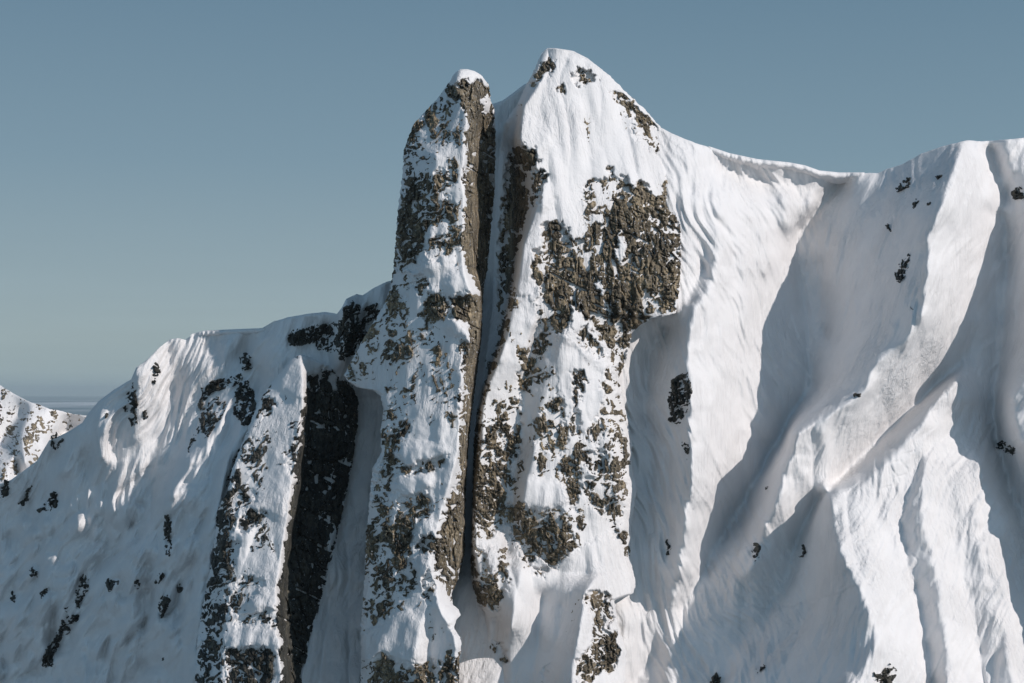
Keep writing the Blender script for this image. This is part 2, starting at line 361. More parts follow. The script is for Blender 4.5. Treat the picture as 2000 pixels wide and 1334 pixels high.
D_lines = [
 [(905,137,-40),(888,165,-80),(903,205,-115),(914,235,-130),(906,270,-140),(908,305,-140),(901,350,-140),(909,385,-145),(908,430,-150),(903,480,-150),(908,531,-160),(924,577,-175),(905,592,-160),(885,622,-165),(912,650,-165),(922,680,-160),(905,720,-165),(903,780,-165),(898,880,-165),(880,940,-165),(865,990,-160),(852,1040,-170),(838,1100,-165),(850,1150,-170),(862,1200,-185),(885,1230,-185),(890,1290,-190),(880,1450,-200)],
 [(930,170,-60),(938,205,-60),(926,240,-80),(924,330,-70),(923,450,-70),(920,530,-80),(938,600,-80),(937,650,-80),(928,700,-70),(920,780,-60),(912,860,-60),(905,960,-70),(898,1080,-80),(880,1150,-100)],
 [(945,215,30),(936,260,60),(936,330,80),(934,450,80),(930,530,70)],
 [(941,147,-20),(959,200,60),(968,270,150),(966,375,170),(959,445,170),(952,527,160),(947,580,110),(943,657,90),(929,766,80),(922,815,70),(913,937,60),(910,1077,40),(884,1165,-40)],
 [(880,156,-20),(854,193,-20),(808,242,-30),(787,301,-30),(784,357,-30),(777,410,-35),(772,500,-40),(760,563,-40),(722,640,-30),(680,720,40),(700,757,20),(745,772,-60),(749,800,-60),(743,840,-60),(728,913,-60),(719,1042,-60),(705,1217,-55),(700,1450,-60)],
 [(850,300,-122),(845,400,-125),(840,480,-130),(830,560,-130),(800,640,-100),(770,720,-80)],
 [(870,690,-140),(840,760,-130),(810,820,-120),(780,900,-115),(775,980,-115),(770,1080,-115),(765,1200,-110)],
 [(835,1000,-150),(820,1060,-135),(800,1140,-130),(780,1200,-130)],
 [(805,1190,-140),(780,1230,-135),(740,1270,-120),(715,1300,-105)],
 [(835,1180,-160),(822,1210,-165),(812,1260,-170),(808,1330,-170)],
 [(848,1200,-150),(838,1260,-145),(840,1330,-150)],
]
D_masks = [
 (1.6,[(872,178),(895,160),(930,160),(950,165),(960,205),(966,215),(966,300),(960,440),(952,527),(945,560),(940,700),(928,766),(912,900),(908,1077),(880,1165),(862,1140),(850,1100),(845,1070),(825,1085),(815,1062),(840,1045),(862,1060),(868,1020),(878,975),(897,945),(903,900),(915,870),(921,800),(925,720),(930,680),(918,640),(908,622),(880,622),(885,580),(930,575),(941,600),(938,560),(918,532),(908,500),(912,430),(916,385),(908,350),(915,305),(912,270),(922,240),(916,222),(905,200),(882,192)]),
 (-.4,[(943,185),(955,190),(956,220),(945,235),(942,215)]),
 (1.,[(852,195),(866,192),(850,225),(825,247),(815,275),(800,300),(787,305),(798,262),(808,243),(830,218)]),
 (.55,[(800,280),(870,250),(885,268),(860,290),(830,305),(800,335),(786,330)]),
 (.7,[(784,357),(830,340),(885,330),(892,345),(870,368),(830,388),(780,400)]),
 (.9,[(777,400),(810,388),(838,392),(840,430),(825,470),(812,532),(775,525),(768,527),(772,470)]),
 (.6,[(830,400),(880,385),(895,415),(855,440),(838,432)]),
 (.8,[(815,480),(850,460),(905,445),(905,478),(872,500),(850,512),(830,492)]),
 (.85,[(757,563),(768,520),(800,545),(792,580),(770,620),(752,650),(745,620)]),
 (1.1,[(828,590),(845,572),(872,582),(880,600),(870,615),(850,622),(835,645),(824,622)]),
 (1.,[(802,548),(820,538),(836,542),(832,565),(812,572)]),
 (.55,[(690,690),(740,625),(790,625),(800,660),(770,720),(760,760),(740,775),(700,755),(680,735)]),
 (.8,[(898,655),(925,672),(930,720),(922,800),(915,880),(905,890),(902,830),(893,780),(910,740),(900,705)]),
 (.85,[(745,850),(765,838),(795,818),(802,835),(775,860),(780,890),(767,940),(762,990),(745,1000),(722,1005),(726,960),(735,930),(750,880)]),
 (.8,[(770,890),(800,912),(870,888),(868,908),(800,928),(772,918)]),
 (.75,[(775,958),(800,972),(830,958),(845,990),(820,1002),(800,1022),(775,1010)]),
 (1.,[(782,990),(838,965),(838,1005),(815,1020),(800,1080),(770,1112),(758,1060)]),
 (.72,[(715,985),(760,980),(766,1100),(762,1200),(705,1240),(710,1100)]),
 (.85,[(780,1100),(803,1092),(817,1130),(802,1165),(778,1150)]),
 (.9,[(833,1110),(848,1120),(845,1160),(838,1185),(828,1160)]),
 (.7,[(705,1295),(740,1275),(800,1302),(850,1290),(850,1334),(850,1450),(700,1450)]),
 (1.2,[(862,1290),(896,1290),(897,1450),(850,1450),(862,1334)]),
 (.9,[(875,1222),(898,1228),(898,1236),(880,1232)]),
]
C_L = [(583,693),(576,697),(566,708),(548,728),(528,752),(512,775),(500,800),(490,822),(468,880),(452,920),(444,960),(424,996),(420,1040),(416,1080),(400,1160),(386,1240),(380,1334),(372,1450)]
C_R = [(592,693),(604,697),(625,706),(645,715),(668,735),(684,745),(700,780),(698,840),(689,900),(674,980),(664,1020),(648,1100),(624,1180),(605,1280),(597,1334),(585,1450)]
C_lines = [
 [(586,694,-80),(592,740,-95),(594,790,-105),(582,840,-110),(588,870,-110),(576,920,-112),(565,960,-115),(562,1034,-115),(550,1080,-118),(541,1140,-120),(538,1200,-120),(550,1268,-120),(552,1330,-125),(550,1450,-130)],
 [(599,735,-80),(598,800,-88),(592,850,-85),(579,960,-90),(560,1060,-94),(548,1160,-97),(556,1330,-100),(554,1450,-100)],
 [(608,745,30),(607,800,30),(601,860,30),(588,960,30),(570,1060,30),(558,1160,30),(564,1330,30),(562,1450,30)],
 [(684,745,60),(700,780,90),(697,840,100),(688,900,100),(664,1020,100),(648,1100,100),(624,1180,100),(596,1334,90),(585,1450,90)],
 [(548,728,-40),(512,775,-40),(490,822,-45),(468,880,-50),(444,960,-55),(440,1000,-55),(438,1100,-60),(430,1334,-65),(425,1450,-65)],
 [(424,996,10),(416,1080,10),(400,1160,10),(380,1334,0),(370,1450,0)],
 [(545,820,-70),(525,900,-78),(505,980,-82),(490,1080,-85),(480,1200,-85),(480,1330,-90)],
]
C_masks = [
 (1.7,[(600,770),(620,735),(655,740),(684,748),(702,780),(698,840),(689,900),(664,1020),(648,1100),(624,1180),(597,1334),(585,1450),(550,1450),(553,1334),(552,1270),(545,1200),(549,1140),(560,1080),(568,1034),(574,960),(584,925),(594,870),(590,840)]),
 (.75,[(640,715),(668,738),(660,760),(630,770),(610,760),(600,740)]),
 (.75,[(515,778),(528,768),(535,790),(522,815),(508,812)]),
 (.6,[(560,870),(592,855),(585,920),(565,930)]),
 (.6,[(470,880),(500,850),(520,880),(490,920),(470,960),(450,960)]),
 (.75,[(440,960),(470,955),(500,950),(495,975),(462,1000),(450,1050),(470,1060),(450,1110),(440,1200),(430,1340),(372,1450),(380,1334),(400,1160),(418,1060),(424,996)]),
 (.95,[(480,1002),(515,995),(522,1000),(505,1020),(480,1040),(465,1035)]),
 (.7,[(470,1130),(520,1128),(505,1150),(470,1200),(445,1180)]),
 (.7,[(470,1202),(530,1192),(545,1215),(500,1218),(460,1230)]),
 (1.1,[(445,1272),(470,1268),(520,1263),(537,1300),(532,1340),(530,1450),(440,1450)]),
 (.9,[(528,1198),(545,1196),(550,1230),(540,1240)]),
]
B_T = [(-300,1200),(-150,1080),(0,945),(20,938),(40,924),(72,900),(96,860),(132,844),(160,826),(172,808),(192,784),(224,760),(256,741),(266,718),(288,702),(312,678),(332,663),(348,660),(362,664),(376,653),(400,647),(440,645),(512,642),(536,628),(560,620),(600,613),(636,609),(658,613),(668,600),(676,584),(696,574),(708,577),(732,561),(756,550),(860,520)]
B_lines = [
 [(-300,1200,600),(-150,1080,450),(0,945,330),(96,860,190),(132,844,150),(192,784,90),(224,760,60),(266,720,10),(300,690,40),(348,662,60),(362,664,70),(395,650,70),(440,646,30),(512,643,-20),(560,621,-70),(600,613,-108),(636,610,-100),(676,585,-130),(708,577,-90),(756,551,-110),(860,521,-110)],
 [(272,722,0),(264,760,0),(266,800,10),(266,860,30)],
 [(352,690,60),(345,740,60),(340,800,65),(300,862,62)],
 [(395,680,50),(400,720,30),(385,800,20)],
 [(440,670,0),(430,760,-20),(450,800,-60)],
 [(430,652,45),(415,690,55)],[(465,650,-10),(450,690,0)],[(482,650,20),(474,695,20)],[(505,648,-30),(490,700,-40)],
 [(500,720,-20),(495,770,-40)],
 [(585,640,-110),(560,670,-100),(545,690,-110),(530,720,-110)],
 [(600,680,-90),(590,700,-100),(588,720,-120)],
 [(588,720,-165),(520,765,-125),(480,830,-150),(440,900,-200),(420,1000,-225),(400,1100,-239),(375,1334,-280),(370,1450,-290)],
 [(640,640,-70),(640,690,-90),(650,720,-110)],
 [(684,590,-150),(690,640,-170),(665,690,-150),(680,720,-110)],
 [(715,600,-100),(712,640,-90),(735,680,-100)],
 [(745,570,-120),(750,620,-130)],
 [(760,780,-10),(700,780,-10),(712,840,-35),(700,900,-60),(690,1000,-110),(680,1100,-160),(650,1200,-215),(630,1334,-285),(620,1450,-345)],
 [(740,900,-60),(725,1000,-110),(720,1100,-160),(710,1200,-215),(705,1334,-285),(705,1450,-345)],
 [(600,800,-60),(560,900,-110),(520,1000,-150),(480,1200,-200),(450,1450,-300)],
 [(465,790,-60),(450,860,-100),(430,920,-140),(400,980,-150),(380,1100,-165),(360,1250,-170),(350,1450,-180)],
 [(430,822,-95),(400,870,-100),(370,900,-95),(340,960,-85),(325,1040,-85),(318,1120,-85),(312,1200,-80),(320,1330,-80),(320,1450,-80)],
 [(385,830,0),(350,880,10),(315,930,20)],
 [(345,1120,-95),(350,1200,-100)],
 [(300,900,75),(290,980,75),(270,1040,80),(200,1120,140),(120,1230,220),(60,1334,280),(20,1450,300)],
 [(274,1062,0),(250,1066,10),(235,1090,20),(212,1150,80)],
 [(274,1062,0),(268,1120,-10),(252,1180,-5),(240,1260,0),(235,1340,0)],
 [(290,1085,20),(280,1200,20),(280,1334,15),(280,1450,15)],
 [(207,820,30),(196,860,35),(194,895,40)],
 [(214,825,55),(226,894,85)],
 [(240,850,40),(240,900,60)],
 [(163,862,110),(130,900,120),(120,925,130)],
 [(162,885,150),(167,926,170)],
 [(183,880,110),(183,930,120)],
 [(110,880,230),(70,960,300),(40,1010,350),(0,1080,420),(-60,1200,460)],
 [(130,970,200),(95,1010,225),(60,1100,270),(20,1200,310),(0,1300,330),(-40,1450,350)],
 [(170,1010,140),(130,1080,165),(80,1180,180),(60,1250,190)],
 [(190,1210,90),(170,1260,100),(150,1334,100),(130,1450,100)],
 [(-200,1450,400),(-300,1450,500)],
]
B_lines = [[(a, b, c + 400) for a, b, c in ln] for ln in B_lines]
G_T = [(1180,200),(1240,225),(1292,250),(1320,264),(1360,280),(1388,288),(1424,300),(1480,312),(1540,318),(1572,324),(1600,334),(1640,338),(1716,338),(1732,330),(1760,322),(1800,300),(1840,286),(1876,277),(1888,274),(1920,276),(1960,273),(2000,269),(2100,262),(2180,240),(2300,300),(2450,380)]
G_lines = [
 [(1180,200,-170),(1292,250,-143),(1388,288,-60),(1480,312,20),(1572,324,80),(1640,338,120),(1716,338,110),(1800,300,0),(1876,278,-110),(1905,277,-40),(1935,275,-30),(1965,273,-60),(2000,270,-50),(2100,262,0),(2180,240,20),(2450,380,200)],
 [(1200,300,-140),(1210,600,-100),(1200,900,0),(1200,1200,60),(1200,1450,80)],
 [(1650,350,190),(1550,450,225),(1565,600,235),(1590,750,220),(1500,900,195),(1410,1050,165),(1365,1130,130),(1300,1250,130),(1240,1334,160),(1200,1450,180)],
 [(1592,450,208),(1602,560,216),(1612,660,214)],
 [(1876,280,-130),(1865,340,-225),(1840,400,-265),(1815,450,-250),(1812,540,-250),(1800,600,-235),(1780,655,-215),(1715,705,-175),(1690,760,-155),(1640,795,-140),(1555,845,-130),(1545,875,-120),(1520,960,-85),(1490,1040,-30),(1465,1120,20)],
 [(1905,300,-80),(1925,380,-70),(1940,450,0),(1930,600,40),(1895,690,50),(1850,735,50),(1780,800,40),(1700,880,30),(1630,945,20),(1590,985,20),(1560,1050,60),(1530,1150,90),(1450,1250,90),(1380,1400,75)],
 [(1870,742,-70),(1840,770,-80),(1790,840,-90),(1740,890,-100),(1690,935,-105),(1650,952,-105),(1613,957,-130),(1622,1000,-155),(1640,1080,-190),(1680,1150,-215),(1700,1200,-225),(1718,1245,-230),(1690,1300,-240),(1650,1360,-240),(1620,1450,-240)],
 [(1890,770,-30),(1860,850,0),(1825,860,-40),(1765,950,-75),(1768,1050,-80),(1790,1150,-70),(1815,1300,-60),(1830,1450,-50)],
 [(1808,870,-85),(1800,1000,-115),(1825,1100,-115),(1848,1250,-115),(1858,1450,-115)],
 [(1862,1000,-50),(1880,1120,-40),(1900,1200,-30),(1920,1334,-15),(1940,1450,-10)],
 [(1910,900,-40),(1915,1050,-45),(1950,1200,-55),(1980,1334,-55),(2000,1450,-60)],
 [(1955,980,0),(1960,1060,0),(2000,1130,20),(2040,1250,20),(2080,1450,20)],
 [(1960,420,30),(1965,500,60),(1965,600,70),(1955,700,80),(1940,800,90),(1960,900,90),(1990,1000,80),(2030,1100,70)],
 [(1960,275,-50),(1975,330,-60),(1985,375,-30)],
 [(1935,290,0),(1950,340,10),(1965,390,20)],
 [(2150,250,-60),(2120,400,-220),(2090,550,-250),(2050,680,-230),(1995,750,-150),(1975,780,-130),(1990,860,-110),(2060,900,-160),(2130,1000,-180),(2200,1150,-180),(2260,1450,-180)],
 [(2450,500,100),(2450,1450,100)],
 [(1402,380,-85),(1400,440,-95),(1398,500,-105),(1388,560,-110),(1365,588,-145),(1346,650,-150),(1342,700,-150),(1352,750,-150),(1345,850,-140),(1353,930,-115),(1338,1020,-80),(1328,1110,-20),(1318,1170,60)],
 [(1376,470,-90),(1372,530,-70),(1350,590,-90)],
 [(1340,300,-120),(1345,400,-118),(1345,500,-112),(1335,580,-108),(1320,612,-100)],
 [(1302,640,-10),(1270,690,30),(1262,800,30),(1268,950,50),(1272,1100,80),(1262,1200,115)],
 [(1325,800,-60),(1320,870,-50),(1312,1000,0),(1305,1080,40)],
 [(1480,420,20),(1500,520,40)],
 [(1400,318,-20),(1430,335,20),(1470,352,60),(1520,360,95),(1560,364,115),(1600,370,140)],
 [(1528,385,50),(1535,440,70)],[(1560,390,110),(1552,450,120)],[(1590,392,115),(1565,440,150)],
 [(1590,1190,10),(1540,1240,30),(1480,1290,50),(1420,1334,60),(1380,1400,70)],
]
A_T = [(-900,1050),(-650,850),(-480,720),(-360,650),(-250,640),(-100,700),(0,752),(25,768),(60,786),(76,790),(97,799),(112,801),(140,808),(170,812),(230,830),(320,850)]
A_lines = [
 [(-900,1050,250),(-480,720,80),(-250,640,-40),(0,752,0),(60,786,0),(97,799,0),(140,808,20),(320,850,60)],
 [(60,790,0),(45,830,-20),(28,880,-30),(20,940,-30)],
 [(50,800,20),(20,840,20),(0,870,30)],
 [(97,800,0),(80,820,0),(84,850,0),(92,880,0)],
 [(75,800,0),(50,860,-40),(48,910,-50)],
 [(98,870,60),(110,900,70)],
 [(108,805,10),(102,840,10)],[(150,815,40),(120,850,60)],
 [(0,890,-20),(10,920,-40),(5,980,-40)],[(35,900,-10),(30,950,-10)],
]
A_masks = [(.9,[(52,830),(60,818),(70,825),(68,850),(60,865),(58,880),(50,890),(44,870),(44,845)]),
 (.7,[(0,905),(12,900),(20,930),(10,950),(0,955)]),(.6,[(20,885),(32,895),(38,925),(25,930)]),(.65,[(118,815),(130,818),(138,832),(120,832)]),(.5,[(0,775),(8,780),(5,820),(0,825)]),
 (.9,[(35,885),(60,885),(80,890),(78,897),(55,893)])]

# ================================================================ build
def rough_rock(u, v, tilt, per, amp, seed, sc=1.0):
    w1 = fbm(u / (34 * sc), v / (30 * sc), seed, 3)
    q = (v + tilt * u) / per + 0.9 * w1 + .25 * perlin(u / 9, v / 9, seed + 9)
    saw = (q - np.floor(q)) - 0.5
    q2 = (v + 0.6 * tilt * u) / (per * .43) + 1.3 * fbm(u / 21, v / 17, seed + 3, 3)
    saw2 = (q2 - np.floor(q2)) - 0.5
    f1, e1 = facet(u / (19 * sc) + .4 * w1, v / (40 * sc) + .4 * w1, seed + 1)
    f2, e2 = facet(u / (7 * sc) + .5 * w1, v / (15 * sc) + .5 * w1, seed + 2)
    cr = ridged(u / 11, v / 60, seed + 4, 2)
    r = amp * (1.15 * saw + .45 * saw2 + .85 * f1 + .25 * f2 + .2 * fbm(u / 5, v / 7, seed + 6, 3) - .16 * cr)
    r = r + amp * .3 * np.exp(-e1 * 14) + amp * .2 * np.exp(-e2 * 8)
    return r
def warp_sample(fd, M, u, v, seed, a=9.0):
    du = a * fbm(u / 16, v / 16, seed, 3); dv = a * fbm(u / 16 + 40, v / 16 + 9, seed, 3)
    return fd.sample(M, u + du, v + dv)

def spire(name, label, cat, Lp, Rp, lines, masks, base_k, v0, v1, ncol, dv, seed, thick, tilt, per, amp, mat, base_m, rnd=14, flute=(1.6, .6), pillows=(), jit=2.0, deep=0):
    umin = min(a for a, b in Lp) - 20; umax = max(a for a, b in Rp) + 20
    fd = Field(umin, umax, v0 - 20, v1 + 10)
    rel = fd.solve(jag(lines, 4.5, 7, seed), 1)
    A = rel + base_k * (1334 - fd.V)
    fl = flute[0] * fd.flow(A, 3, 26, seed) + flute[1] * fd.flow(A, 1, 22, seed + 1) + 2.0 * flute[0] * fd.flow(A, 6, 24, seed + 2) - 2.6 * flute[0] * np.abs(fd.flow(A, 4, 30, seed + 6))
    M = fd.polys(masks, 1, base_m)
    u, v, e = row_grid(Lp, Rp, v0, v1, dv, ncol, jit=jit, seed=seed, thick=thick)
    Lv, Rv = interp([(b, a) for a, b in Lp], v), interp([(b, a) for a, b in Rp], v)
    e = e * (1 + deep * np.clip((v - 640) / 300, 0, 1))
    dist = np.minimum(u - Lv, Rv - u)
    edge = rnd * np.clip(1 - dist / rnd, 0, 1) ** 2.5
    edge = np.where(e > 0, rnd, edge)
    B = fd.sample(A, u, v) + edge + e
    m = warp_sample(fd, M, u, v, seed + 5) + .15 * fbm(u / 44, v / 60, seed + 12, 3)
    rr = rough_rock(u, v, tilt, per, amp, seed)
    c = np.clip((m - .98) / .15, 0, 1)
    wv = fbm(u / 26, v / 60, 3, 2)
    fv, ev = facet(u / 24 + .5 * wv, v / 62 + .3 * wv, seed + 21)
    fw, ew = facet(u / 8.5 + .5 * wv, v / 26 + .4 * wv, seed + 25)
    cl = amp * (1.15 * fv + .6 * fw - .07 * ridged(u / 7, v / 40, seed + 22, 3) + .5 * fbm(u / 30, v / 36, seed + 23, 3) + .5 * np.exp(-ev * 12) + .3 * np.exp(-ew * 9) + .16 * fbm(u / 3.5, v / 5, seed + 27, 2))
    pk = perlin(u / 11 + .6 * wv, v / 14, seed + 71); kk = perlin((u + .8 * v) / 90, (v - .5 * u) / 9, seed + 72)
    cl = cl + amp * (2.2 * np.clip((pk - .36) / .2, 0, 1) + 1.9 * np.clip((kk - .42) / .12, 0, 1)) * np.clip(.7 + 1.2 * fbm(u / 60, v / 70, seed + 73, 2), 0, 1)
    rr = rr * (1 - .7 * c) + cl * c
    gb = blur(A, 1); st = np.hypot(np.gradient(gb, axis=0), np.gradient(gb, axis=1)) / 2.0
    T = 10.5 - 16.5 * m - 3.2 * fd.sample(blur(np.clip(st - 2.6, 0, 2.5), 1), u, v)
    Sn = B + fd.sample(fl, u, v) * np.clip(T / 7, .2, 1) - np.where(T > 0, 10 * np.tanh(T / 10), T)
    rr = np.where(e > 0, 0, rr)
    T = np.where(e > 0, -3.0, T); T[:6] = 8.0
    Sn = np.where(e > 0, B - T, Sn); Rk = B + rr * (.45 + .55 * np.clip(m * 1.3, 0, 1))
    if pillows:
        PM = np.sqrt(np.clip(fd.polys(pillows, 2), 0, None))
        Sn = Sn - 4.2 * warp_sample(fd, PM, u, v, seed + 31, 3)
    Rk = B + rr * (.45 + .55 * np.clip(m * 1.3, 0, 1))
    root = empty(name, None, label, cat)
    mesh_obj('rock_face', u, v, Rk, mat, root, keep=(Rk < Sn + 7))
    mesh_obj('snow_cover', u, v, Sn, SNOW, root, keep=(Sn < Rk + 3) & (e < 1) if False else (Sn < Rk + 3))
    return root, fd, A

D_pil = [(9,[(872,560),(885,535),(905,528),(925,540),(938,560),(938,576),(910,568),(885,572)]),(7,[(835,568),(860,566),(868,578),(845,576)]),(9,[(812,1045),(820,1022),(835,1012),(845,1025),(842,1055),(822,1062)]),
 (8,[(815,1130),(818,1098),(830,1095),(842,1110),(848,1140),(835,1150)]),(9,[(852,1180),(855,1145),(868,1138),(876,1150),(876,1185),(902,1192),(900,1205),(880,1220),(865,1215)]),(7,[(877,1226),(900,1235),(905,1250),(898,1270),(880,1260)]),
 (7,[(885,150),(900,138),(925,138),(938,148),(935,158),(905,158),(890,165)]),(6,[(740,880),(780,870),(850,870),(868,884),(800,905),(770,885)]),(6,[(780,940),(830,930),(850,945),(830,955),(800,965),(778,955)]),
 (6,[(730,1290),(738,1240),(765,1205),(800,1190),(830,1240),(830,1280),(800,1295),(740,1270)]),(6,[(835,500),(850,480),(880,505),(870,520),(840,530)]),(6,[(800,530),(820,500),(835,525),(815,538)]),(6,[(865,640),(885,622),(915,645),(925,665),(900,655)])]
E_pil = [(7,[(1012,270),(1020,240),(1040,235),(1070,260),(1068,285),(1045,300),(1030,282),(1012,284)]),(6,[(1046,390),(1058,370),(1075,360),(1078,390),(1060,410)]),(6,[(1112,640),(1118,605),(1135,610),(1140,630),(1125,650)]),(7,[(1270,620),(1290,612),(1320,612),(1318,625),(1280,636),(1262,640)]),
 (5,[(1085,650),(1115,640),(1170,690),(1200,720),(1180,725),(1120,670)]),(6,[(990,975),(1020,940),(1090,940),(1110,975),(1060,995),(1010,978)]),(6,[(1130,1160),(1140,1140),(1170,1140),(1160,1155),(1140,1165)]),(6,[(1148,1150),(1152,1190),(1130,1270),(1125,1260),(1138,1190)])]
C_pil = [(8,[(548,760),(560,715),(580,698),(592,710),(592,760),(580,780),(560,760)]),(7,[(448,1262),(470,1235),(500,1225),(540,1240),(545,1268),(500,1258)]),(6,[(500,990),(530,960),(550,970),(545,1010),(520,995)]),(5,[(470,1190),(510,1160),(540,1160),(535,1190),(500,1185)])]
spire('mountain_peak', 'broad snow-plastered summit pillar with a brown rock face, tallest point of the ridge', 'mountain peak',
      E_L, E_R, E_lines, E_masks, 0.25, 94, 1450, 300, 1.3, 11, 260, -.35, 34, 12.0, ROCK, -.12, pillows=E_pil)
spire('rock_spire', 'slender snow-streaked rock tower split from the main peak by a dark narrow slot', 'rock spire',
      D_L, D_R, D_lines, D_masks, 0.22, 135, 1450, 230, 1.2, 31, 80, .65, 26, 12.0, ROCK, .36, pillows=D_pil, deep=4.5)
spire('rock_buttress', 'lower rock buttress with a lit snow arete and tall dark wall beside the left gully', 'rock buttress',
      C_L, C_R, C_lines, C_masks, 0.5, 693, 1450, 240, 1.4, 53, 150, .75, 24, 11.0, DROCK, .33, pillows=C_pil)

def slope(name, label, Tp, lines, base_k, u0, u1, du, v1, nrow, seed, flute, drop, thick, jit=.6, smooth=2, bottom=None, edge=6, tracks=None, spur=(3, .4, .4, 0), lump=0):
    fd = Field(u0 - 20, u1 + 20, min(b for a, b in Tp) - 20, v1 + 20)
    A = fd.solve(lines, smooth) + base_k * (1334 - fd.V)
    mod = .55 + .45 * fbm(fd.U / 160, fd.V / 160, seed + 8, 2)
    cvx = np.clip((blur(A, 14) - A) / 9, 0, 1)
    fl = (flute[0] * fd.flow(A, 4, 40, seed) + flute[1] * fd.flow(A, 1, 30, seed + 1)) * np.clip(mod, .15, 1.3)
    fl = fl - flute[4] * np.abs(fd.flow(A, 5, 44, seed + 6)) * np.clip(mod + .25, .2, 1.5)
    fl = fl + flute[2] * fd.flow(A, 9, 30, seed + 2) * np.clip(mod + .2, .3, 1.2) + cvx * flute[3] * fbm(fd.U / 55, fd.V / 42, seed + 4, 2, .4)
    if tracks:
        g = np.zeros_like(A)
        for tr, dep in tracks:
            p = np.array(tr, float)
            for (a, b), (d, e) in zip(p[:-1], p[1:]):
                i0 = max(0, int((min(a, d) - 8 - fd.u0) / 2)); i1 = int((max(a, d) + 8 - fd.u0) / 2) + 1
                j0 = max(0, int((min(b, e) - 8 - fd.v0) / 2)); j1 = int((max(b, e) + 8 - fd.v0) / 2) + 1
                U, V = fd.U[j0:j1, i0:i1], fd.V[j0:j1, i0:i1]
                t = np.clip(((U - a) * (d - a) + (V - b) * (e - b)) / max(1e-6, (d - a) ** 2 + (e - b) ** 2), 0, 1)
                ds = np.hypot(U - a - t * (d - a), V - b - t * (e - b))
                g[j0:j1, i0:i1] = np.maximum(g[j0:j1, i0:i1], dep * np.exp(-(ds / 2.0) ** 2) - .5 * dep * np.exp(-((ds - 4.5) / 1.6) ** 2))
        fl = fl + g
    def spurs(k, sd):
        su = fd.U + k * fd.V + 34 * fbm(fd.U / 190, fd.V / 230, sd, 2)
        return ridged(su / 58, fd.V / 210, sd + 1, 3) * (.45 + .6 * fbm(fd.U / 140, fd.V / 160, sd + 2, 2)) + .5 * ridged(su / 24, fd.V / 120, sd + 4, 2)
    if lump:
        q = fd.U + .45 * fd.V + 10 * fbm(fd.U / 110, fd.V / 110, seed + 61, 2)
        bil = np.abs(perlin(q / 62, fd.V / 105, seed + 62)) + .45 * np.abs(perlin(q / 27, fd.V / 48, seed + 63)) + .5 * perlin(q / 120, fd.V / 80, seed + 64)
        A = A - lump * bil * np.clip((fd.V - 860 - .25 * (300 - fd.U)) / 120, 0, 1) * np.clip((430 - fd.U) / 60, .25, 1)
    wk = np.clip((fd.U - spur[3]) / 140, 0, 1)
    A2 = A - spur[0] * (spurs(spur[1], seed + 21) * (1 - wk) * 1.6 + spurs(spur[2], seed + 41) * wk) + fl + 2.2 * fbm(fd.U / 70, fd.V / 90, seed + 3, 3)
    u, v, e = col_grid(Tp, u0, u1, du, v1, nrow, jit, seed, thick, drop=drop, bottom=bottom)
    T = interp(Tp, u)
    d = v - T
    rd = edge * np.clip(1 - d / edge, 0, 1) ** 2
    D = fd.sample(A2, u, v) + np.where(e > 0, edge, rd) + e
    o = mesh_obj(name, u, v, D, SNOW)
    tag(o, label, kind='structure')
    return o, fd, A2
def squiggle(a, b, n, w):
    t = np.linspace(0, 1, n * 10); dx, dy = b[0] - a[0], b[1] - a[1]; L = math.hypot(dx, dy)
    sn = w * np.sin(t * n * 2 * np.pi) * (.5 + .5 * np.sin(t * 9 + a[0]))
    return list(zip(a[0] + dx * t - dy / L * sn, a[1] + dy * t + dx / L * sn))
TR = [(squiggle((1790,840), (1690,1110), 6, 14), 2.4), (squiggle((1830,800), (1740,1080), 7, 10), 2.0), (squiggle((1760,900), (1640,1150), 5, 16), 2.4),
      (squiggle((1800,930), (1770,1290), 8, 9), 1.6), (squiggle((1900,930), (1870,1240), 7, 8), 1.4), (squiggle((1690,1090), (1760,1300), 4, 12), 1.8),
      ([(1418,1110),(1425,1150),(1450,1170),(1480,1186),(1500,1190),(1560,1180),(1640,1160),(1680,1140)], 2.6), ([(1450,1110),(1470,1150),(1484,1188)], 2.2),
      (squiggle((1560,560), (1480,860), 6, 8), 1.4), (squiggle((1620,560), (1540,900), 5, 10), 1.4), ([(1640,590),(1670,615),(1676,640)], 1.8), ([(1575,750),(1600,765),(1640,772)], 1.8),
      (squiggle((1490,600), (1520,680), 2, 12), 1.6), (squiggle((1500,560), (1470,680), 2, 9), 1.4)]
gs, gf, gA = slope('hillside', 'wide fluted snow bowl and spines right of the main peak', G_T, jag(G_lines, 7, 16, 9), .45, 1180, 2450, 1.9, 1450, 640, 71, (2.4, 1.2, 5, 6, 7.0), 90, 500, smooth=2, tracks=TR, spur=(7.5, -.38, .42, 1490))
bs, bf, bA = slope('hillside', 'shaded snow slope falling away to the left of the buttress', B_T, jag(B_lines, 4, 7, 5), .08, -300, 860, 2.0, 1450, 470, 91, (2.8, 1.2, 9, 6, 12), 90, 400, spur=(10, .45, .25, 500), lump=66)
# couloir between the two towers
F_T = [(860,260),(940,215),(964,202),(980,197),(1000,183),(1025,164),(1045,160),(1080,200)]
F_lines = [[(860,210,190),(964,202,150),(1025,165,110),(1080,200,110)],[(950,300,180),(950,600,280),(930,800,260),(915,1000,80),(905,1150,50),(900,1450,40)],[(1000,300,160),(1000,600,230),(960,1150,50),(970,1450,30)]]
F_lines[1] = [(950,260,150),(950,400,250),(950,600,300),(930,800,280),(915,1000,220),(905,1150,60),(900,1450,40)]
fs, ff, fA = slope('gully_floor', 'narrow shaded snow couloir between the two rock towers', F_T, F_lines, .3, 860, 1080, 2.0, 1450, 500, 111, (1.2, .5, 2, 2, 1), 60, 200)

